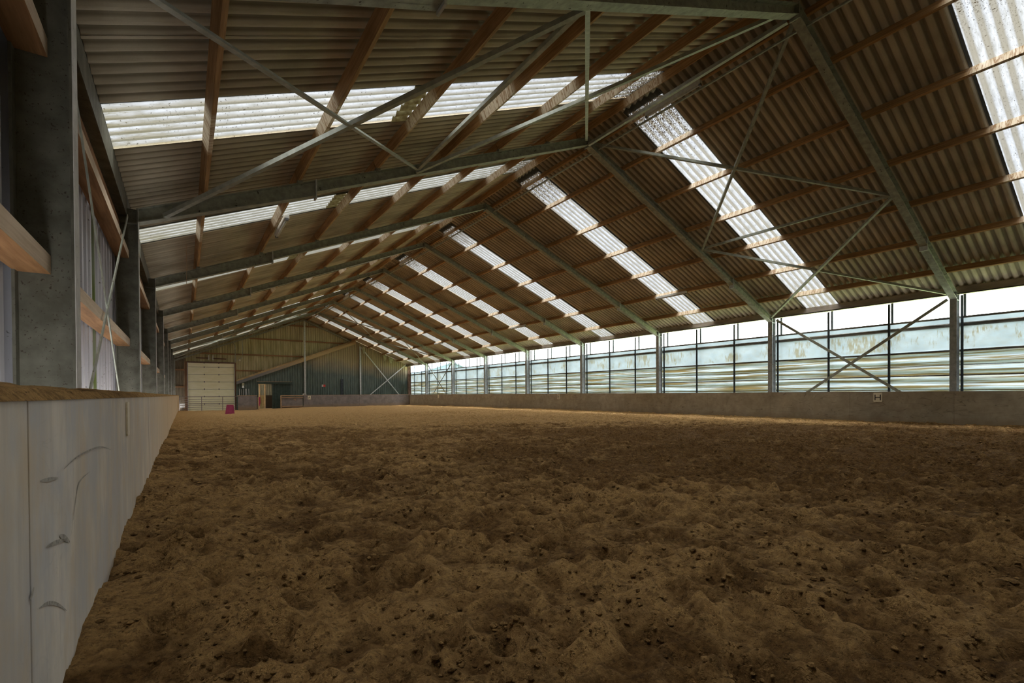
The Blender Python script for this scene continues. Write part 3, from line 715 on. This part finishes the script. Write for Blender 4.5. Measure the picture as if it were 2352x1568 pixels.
# openings are cut by building it in pieces
bpy.data.objects.remove(we)
wf=empty('wall_far',(XM,YE,0),'far gable wall, old stained sheeting above and dark green sheeting below a sloping verge board',kind='structure')
ribbed('x',-.84,.10,YE+.05,-.4,0,.185,.03,1,top=top,frac=(0,.55,.66,.88)).obj('brown_sheeting','brownclad',wf)
ribbed('x',.10,3.47,YE+.04,3.5,0,.185,.03,1,top=top,frac=(0,.55,.66,.88)).obj('old_sheeting','oldclad',wf)
ribbed('x',3.40,13.2,YE+.05,3.5,0,.185,.03,1,top=top,bot=lambda x:diag(x)-.05,frac=(0,.55,.66,.88)).obj('old_sheeting','oldclad',wf)
gt=lambda x:min(diag(x)+.1,T(x)+SH-.03) if x<12.75 else T(x)+SH-.03
DX0,DX1=4.92,5.98; DZ=1.87
YG=43.70
for a,b,bot in ((3.40,DX0,-.4),(DX0,DX1,DZ),(DX1,17.9,-.4)):
    ribbed('x',a,b,YG,bot,0,.20,.032,1,top=gt,frac=(0,.62,.7,.92)).obj('green_sheeting','greenclad',wf)
vb=empty('verge_board',(8,YG-.1,3.8),'long sloping dusty verge board dividing the two claddings of the far wall','board')
def band(o0,o1,y0,y1):
    mb=MB(); return mb.prism([(3.42,y0,diag(3.42)+o0),(12.85,y0,diag(12.85)+o0),(12.85,y0,diag(12.85)+o1),(3.42,y0,diag(3.42)+o1)],[(3.42,y1,diag(3.42)+o0),(12.85,y1,diag(12.85)+o0),(12.85,y1,diag(12.85)+o1),(3.42,y1,diag(3.42)+o1)])
band(0,.24,YG-.16,YG+.2).obj('fascia','trimgrey',vb); band(.24,.36,YG-.10,YG+.3).obj('dusty_top','trimdust',vb)
mb=MB()
for i in range(40):
    x=3.6+i*.235; z=diag(x)+.36; mb.prism([(x-.09,YG-.04,z-.03),(x+.09,YG-.04,z+.02),(x+.02,YG-.03,z+.06+.05*random.random())],[(x-.09,YG+.22,z-.03),(x+.09,YG+.22,z+.02),(x+.02,YG+.2,z+.06)])
mb.obj('sheet_ends','trimdust',vb)
for (x0,x1,z,lab) in ((.9,8.45,4.25,'long timber girt above the overhead door on the far wall'),(4.4,8.45,5.585,'timber girt below the ridge on the far wall, left of the post'),(8.6,12.4,5.575,'timber girt below the ridge on the far wall, right of the post'),(6.9,10.1,6.87,'topmost short timber girt on the far wall'),(3.42,5.75,2.95,'short timber girt between overhead door and verge board'),(-.6,.02,2.93,'upper short timber girt left of the overhead door'),(-.6,.02,1.63,'lower short timber girt left of the overhead door')):
    o=MB().box(x0,x1,YE-.06,YE+.04,z-.05,z+.05).obj('gable_girt','girtx',origin=((x0+x1)/2,YE,z)); setp(o,lab,'girt','timber girts on the far wall')
# overhead door
d1=empty('door_1',(1.76,YE,0),'cream sectional overhead door at the far end',kind='structure')
MB().box(.18,3.34,YE-.01,YE+.02,-.4,3.6).obj('backing','hardware',d1)
z=-.32; hs=[.62,.58,.57,.57,.57,.57,.33]
YD=YE-.06
for i,h in enumerate(hs):
    p=MB().box(.20,3.32,YD,YD+.05,z+.014,z+h-.008).obj('door_panel','door',d1,bevel=.006)
    hg=MB()
    for x in (1.28,2.25): hg.box(x-.035,x+.035,YD-.018,YD,z+h-.05,z+h+.05)
    hh=hg.obj('hinge','hardware',p); hh.location=(0,0,0)
    z+=h
MB().box(.10,.20,YD-.06,YD+.06,-.4,z+.02).obj('door_jamb','timber_z',d1); MB().box(3.32,3.42,YD-.06,YD+.16,-.4,z+.02).obj('door_jamb','timber_z',d1)
MB().box(.10,3.40,YD-.06,YD+.06,z,z+.09).obj('door_head','rust',d1)
MB().box(.20,.24,YD-.10,YD-.02,-.4,z).obj('guide_rail','steel_light',d1); MB().box(3.28,3.32,YD-.10,YD-.02,-.4,z).obj('guide_rail','steel_light',d1)
o=empty('door_spring_shaft',(1.8,YE-.15,3.8),'torsion spring shaft above the overhead door','shaft')
MB().tube([(.75,YE-.18,3.86),(1.55,YE-.18,3.86)],.045,8).obj('spring','rust',o); MB().tube([(1.85,YE-.18,3.85),(2.75,YE-.18,3.83)],.045,8).obj('spring','rust',o)
for x in (1.58,1.86): MB().box(x-.04,x+.04,YE-.22,YE-.1,3.7,4.1).obj('bracket','steel_light',o)
MB().tube([(.3,YE-.18,3.85),(3.5,YE-.18,3.85)],.012,6).obj('shaft','steel',o)
o=MB().tube([(3.36,YE-.3,3.6),(3.36,YE-.3,4.9),(3.2,YE-.5,5.15)],.035,8).obj('door_track_tube','steel'); setp(o,'upright galvanised door track tube left of the pair','tube','raised door tracks')
o=MB().tube([(3.5,YE-.8,3.7),(3.78,YE-.8,3.95),(3.82,YE-.8,4.2),(3.82,YE-.8,5.45)],.03,8).obj('door_track_tube','steel'); setp(o,'upright galvanised door track tube bent at its foot, right of the pair','tube','raised door tracks')
o=MB().tube([(3.62,YE-.93,3.66),(3.62,YE-.93,3.78)],.05,10).obj('warning_lamp','cream',smooth=True); setp(o,'small yellow lamp beside the overhead door top','lamp')
for x in (.06,): 
    o=MB().box(x-.03,x+.05,YE-.1,YE,-.4,3.75).obj('brown_stud','timber_z',origin=(x,YE,1)); setp(o,'brown timber stud left of the overhead door','timber')
# sliding door + lean-to beyond
d2=empty('door_2',(6.5,YG,0),'dark green sliding door standing half open at the far end',kind='structure')
ribbed('x',5.98,7.36,YG-.09,-.4,1.9,.2,.02,1,frac=(0,.62,.7,.92)).obj('door_leaf','green',d2)
MB().box(4.86,7.48,YG-.20,YG-.02,1.90,2.06).obj('track_cover','green',d2); MB().box(4.86,7.48,YG-.21,YG-.02,2.06,2.085).obj('dusty_ledge','batten',d2)
MB().box(4.90,4.95,YG-.04,YG+.05,-.4,1.88).obj('door_jamb','green',d2)
# room beyond the opening
st=empty('wall_stable',(6,49,0),'beige cladding and boarding of the stable room seen through the door',kind='structure')
ribbed('x',2.5,9.5,49.5,-.4,3.2,.16,.02,1).obj('back_sheeting','beige',st)
MB().box(2.5,9.5,49.35,49.42,-.4,.95).obj('dark_boarding','darkwood',st)
MB().box(2.5,9.5,44.1,50,2.9,2.95).obj('lean_to_ceiling','beige',st)
MB().box(2.5,2.55,47.2,50,-.4,3).obj('side_wall','beige',st)
MB().box(9.5,9.55,44,50,-.4,3).obj('side_wall','beige',st)
MB().box(2.5,9.5,44.1,50,-.4,-.25).obj('stable_floor','stable',st)
sp=empty('stable_partition',(5.3,46,0),'stable partition with a hanging maroon rug, seen through the open green door','partition')
MB().box(4.9,5.72,46,46.05,-.3,.93).obj('lower_boards','stable',sp); MB().box(5.68,5.78,45.96,46.06,-.3,2.0).obj('post','batten',sp)
MB().box(4.98,5.04,45.96,46.06,-.3,1.9).obj('post','batten',sp); MB().box(5.3,5.36,45.96,46.04,-.3,1.95).obj('post','batten',sp)
MB().box(4.9,5.78,45.97,46.06,.93,.97).obj('rail','batten',sp); MB().box(4.98,5.78,45.97,46.06,1.88,1.94).obj('rail','batten',sp)
for i in range(7): MB().tube([(5.05+i*.09,46.02,.95),(5.05+i*.09,46.02,1.9)],.008,6).obj('grille_bar','steel',sp)
rg=MB().prism([(5.18,45.93,.15),(5.3,45.93,.0),(5.38,45.93,.3),(5.36,45.93,.8),(5.24,45.93,.82)],[(5.18,45.96,.15),(5.3,45.96,.0),(5.38,45.96,.3),(5.36,45.96,.8),(5.24,45.96,.82)]).obj('hanging_rug','magenta'); setp(rg,'maroon rug hanging on the stable partition','rug')
# gable braces
for p,q,l in (((13.3,5.25),(16.95,.85),'pale steel brace on the far wall falling to the right'),((17.6,3.8),(14.0,.85),'pale steel brace on the far wall falling to the left')):
    o=MB().bar((p[0],43.48,p[1]),(q[0],43.48,q[1]),.01,.08,up=(0,0,1)).obj('wall_brace','steel_light',origin=((p[0]+q[0])/2,43.5,3)); setp(o,l,'brace','wall wind braces')
# signs and fittings
sg=empty('safety_sign',(10.05,43.6,1.76),'small red and white sign on the green far wall','sign')
MB().box(9.9,10.03,43.66,43.69,1.66,1.85).obj('white_half','white',sg); MB().box(10.03,10.21,43.66,43.69,1.66,1.85).obj('red_half','red',sg)
MB().box(9.92,10.02,43.652,43.66,1.745,1.765).obj('mark','red',sg)
o=MB().box(11.5,11.72,43.62,43.68,-.3,2.35).obj('dark_post','dark',origin=(11.6,43.65,1)); setp(o,'narrow dark upright against the green far wall','post')
o=MB().box(17.445,17.50,YB-.01,YB+.3,-.3,BT+.02).obj('corner_post','rust',origin=(17.48,YB,0)); setp(o,'brown corner post where far and right kickboards meet','post')
cp=empty('corner_column',(17.68,43.1,0),'rusty brown steel corner column with cleats at the far right','column')
mb=MB(); mb.box(17.60,17.62,42.95,43.15,-.3,3.66).box(17.86,17.88,42.95,43.15,-.3,3.66).box(17.62,17.86,43.04,43.06,-.3,3.66); mb.obj('shaft','rust',cp)
for z in (2.85,1.5): MB().box(17.62,17.80,42.9,43.04,z,z+.05).obj('cleat','rust',cp)
for i,(x,dx) in enumerate(((3.62,.0),(3.74,-.05),(3.92,.02),(4.03,.03),(4.12,-.06),(4.28,-.04))):
    o=MB().bar((x+dx*-1,43.5,-.1),(x+dx*.2+(.04 if i==1 else 0),43.62,1.48),.035,.035,up=(0,1,0)).obj('steel_pole','steel_light',origin=(x,43.5,0)); setp(o,f'galvanised pole leaning behind the short grey board panel, {NUM[i]} from the left','pole','leaning galvanised poles')
wl=empty('floodlight',(3.85,43.6,1.8),'white floodlight under the low end of the verge board','lamp')
MB().box(3.78,3.96,43.48,43.6,1.72,1.94).obj('housing','drape',wl); MB().prism([(3.78,43.45,1.55),(3.95,43.45,1.55),(3.93,43.5,1.72),(3.80,43.5,1.72)],[(3.78,43.6,1.55),(3.95,43.6,1.55),(3.93,43.6,1.72),(3.80,43.6,1.72)]).obj('glass','white',wl)
wb=empty('white_box',(8.0,YB+.05,BT+.008),'white box sitting on top of the far kickboard by the post','box')
MB().box(8.13,8.38,YB+.0,YB+.13,BT+.008,BT+.12).obj('body','white',wb,bevel=.008); MB().box(8.17,8.34,YB-.005,YB+.0,BT+.03,BT+.07).obj('slot','hardware',wb)
# hanging scraps under the gable rafter
def scrap(x,z,w,h,lab):
    mb=MB(); a=[];n=7
    o=[(x,z),(x+w,z-.05),(x+w*.9,z-h*.5),(x+w*.55,z-h),(x+w*.3,z-h*.75),(x+w*.1,z-h*.4)]
    mb.prism([(px,43.36+.03*math.sin(i*2),pz) for i,(px,pz) in enumerate(o)],[(px,43.385+.03*math.sin(i*2),pz) for i,(px,pz) in enumerate(o)])
    ob=mb.obj('hanging_scrap','drape',origin=(x,43.37,z)); setp(ob,lab,'cloth','dusty scraps hanging from the gable rafter')
scrap(15.35,4.62,.3,.66,'dusty scrap of sheet hanging from the gable rafter, middle one')
scrap(15.85,4.42,.42,.62,'dusty scrap of sheet hanging from the gable rafter, lowest one')
scrap(13.38,5.3,.26,.72,'dusty scrap of sheet hanging beside the right gable post, topmost one')
# field gate
g=empty('field_gate',(1.7,42.85,0),'tubular metal field gate standing in front of the overhead door','gate')
zb,zt=.0,.87
MB().tube([(-.30,42.85,zb-.2),(-.30,42.85,zt-.05),(-.25,42.85,zt),(3.62,42.85,zt),(3.72,42.85,zt-.08),(3.72,42.85,zb-.1)],.022,8).obj('outer_frame','gate',g,smooth=True)
for z in (-.06,.08,.22,.36,.5,.66,): MB().tube([(-.30,42.85,z),(3.72,42.85,z)],.014,6).obj('bar','gate',g,smooth=True)
for x in (1.06,2.42): MB().box(x-.02,x+.02,42.82,42.88,-.2,zt).obj('brace_bar','gate',g)
# magenta board leaning on the sand
zf=base_level(1.9,28.5)
o=MB().prism([(1.70,28.45,-.04),(2.13,28.35,-.04),(2.10,28.62,.47),(1.80,28.70,.48)],[(1.70,28.49,-.04),(2.13,28.39,-.04),(2.10,28.66,.47),(1.80,28.74,.48)]).obj('magenta_board','magenta',origin=(1.9,28.5,0)); setp(o,'upright magenta board standing on the sand near the overhead door','board')
cr=empty('white_crate',(-.1,43.3,0),'white crate with brown straps beside the overhead door, behind the gate','crate')
MB().box(-.28,.02,43.2,43.5,.05,.38).obj('body','white',cr,bevel=.01); MB().box(-.29,.03,43.19,43.51,.2,.23).obj('strap','rust',cr)
# ------------------------------------------------------------------ batten lights (switched off)
def batten(s,y0,y1,lab,d=None,dz=0):
    x=XM+s*(d if d else 6.72); z=T(x)-.02+dz
    r=empty('batten_light',(x,(y0+y1)/2,z),lab,'light','unlit fluorescent batten lights')
    MB().box(x-.045,x+.045,y0,y1,z-.03,z+.05).obj('housing','tube',r,bevel=.006)
    MB().tube([(x,y0+.04,z-.045),(x,y1-.04,z-.045)],.018,10).obj('lamp_tube','white',r,smooth=True)
    for y in (y0,y1-.04): MB().box(x-.03,x+.03,y,y+.04,z-.07,z-.02).obj('end_cap','hardware',r)
for b in (1,3,5,7):
    batten(1,FY[b]+1.85,FY[b]+3.2,f'unlit batten light on a right slope purlin, {bayname(b+1)}')
for b in (1,):
    batten(-1,FY[b]+1.85,FY[b]+3.2,f'unlit batten light on a left slope purlin, {bayname(b+1)}')
for b in (0,3,5): batten(1,FY[b]+1.9,FY[b]+3.3,f'unlit batten light along the ridge, {bayname(b+1)}',.22,-.06)
# loose string and straws
o=MB().tube([(.06,12.2,4.2),(.07,12.2,3.75),(.06,12.2,3.3)],.004,5).obj('loose_string','batten'); setp(o,'thin loose string hanging from the left roof sheets','string')
for i,(x,y,a,l,lab) in enumerate(((1.75,4.05,.4,.09,'pale straw lying on the sand by the left kickboard'),(1.83,4.0,1.3,.06,'shorter pale straw crossing another on the sand'))):
    z=fz(x,y)+.015; o=MB().tube([(x,y,z),(x+l*math.cos(a),y+l*math.sin(a),z+.015)],.0025,5).obj('straw','straw'); setp(o,lab,'straw','straws on the sand')
# ------------------------------------------------------------------ near wall and outside
nw=ribbed('x',-.84,17.9,YN,-.4,0,.2,.03,-1,top=top).obj('wall_near','oldclad'); setp(nw,'near gable wall behind the camera',kind='structure')
ob=empty('neighbour_barn',(30,70,0),'low barn with blue grey roof beyond the far right corner','building')
mb=MB().prism([(24,58,0),(36,58,0),(36,58,3.3),(30,58,5.2),(24,58,3.3)],[(24,90,0),(36,90,0),(36,90,3.3),(30,90,5.2),(24,90,3.3)]); mb.obj('walls','blueroof',ob)
mb=MB(); 
for s in (-1,1): mb.prism([(30,57.6,5.22),(30+s*6.4,57.6,3.2),(30+s*6.4,57.6,3.35),(30,57.6,5.37)],[(30,90.4,5.22),(30+s*6.4,90.4,3.2),(30+s*6.4,90.4,3.35),(30,90.4,5.37)])
mb.obj('roof','blueroof',ob)
# ------------------------------------------------------------------ world
w=bpy.data.worlds.new('World'); bpy.context.scene.world=w; w.use_nodes=True; nt=w.node_tree; nt.nodes.clear(); k=N(nt)
tc=k.n('ShaderNodeTexCoord').outputs['Generated']
cl=k.noise(k.n('ShaderNodeMapping',ins={'Vector':tc,'Scale':(1,1,2.5)}).outputs[0],2.2,4)
col=k.ramp(cl,[(.35,(.93,.95,1.)),(.6,(1,.985,.95))])
zs=k.n('ShaderNodeSeparateXYZ',ins={0:tc}).outputs[2]
# overcast sky: much brighter high overhead than at the horizon
st=k.math('MULTIPLY',k.math('MULTIPLY_ADD',k.ramp(zs,[(.70,0),(.90,1)]),17.,1.),SKYL)
bg=k.n('ShaderNodeBackground',ins={'Color':col,'Strength':st}).outputs[0]
nt.links.new(bg,k.n('ShaderNodeOutputWorld').inputs['Surface'])
# ------------------------------------------------------------------ camera
cam=bpy.data.cameras.new('camera'); co=bpy.data.objects.new('camera',cam); C.objects.link(co)
cam.sensor_fit='HORIZONTAL'; cam.sensor_width=36; cam.lens=F*36/2352; cam.shift_y=(CY-784)/2352; cam.clip_end=500; cam.clip_start=.02
cp_,sp_=math.cos(PIT),math.sin(PIT); cyw,syw=math.cos(YAW),math.sin(YAW)
R=Vector((cyw,-syw,0)); Fw=Vector((syw*cp_,cyw*cp_,sp_)); U=Vector((-syw*sp_,-cyw*sp_,cp_))
R2=R*math.cos(ROL)-U*math.sin(ROL); U2=R*math.sin(ROL)+U*math.cos(ROL)
m=Matrix((( R2.x,U2.x,-Fw.x,0),(R2.y,U2.y,-Fw.y,0),(R2.z,U2.z,-Fw.z,CAMZ),(0,0,0,1)))
co.matrix_world=m
sc=bpy.context.scene; sc.camera=co
vs=sc.view_settings; vs.view_transform='Standard'; vs.look='None'; vs.gamma=1; vs.use_curve_mapping=False; vs.exposure=0.3
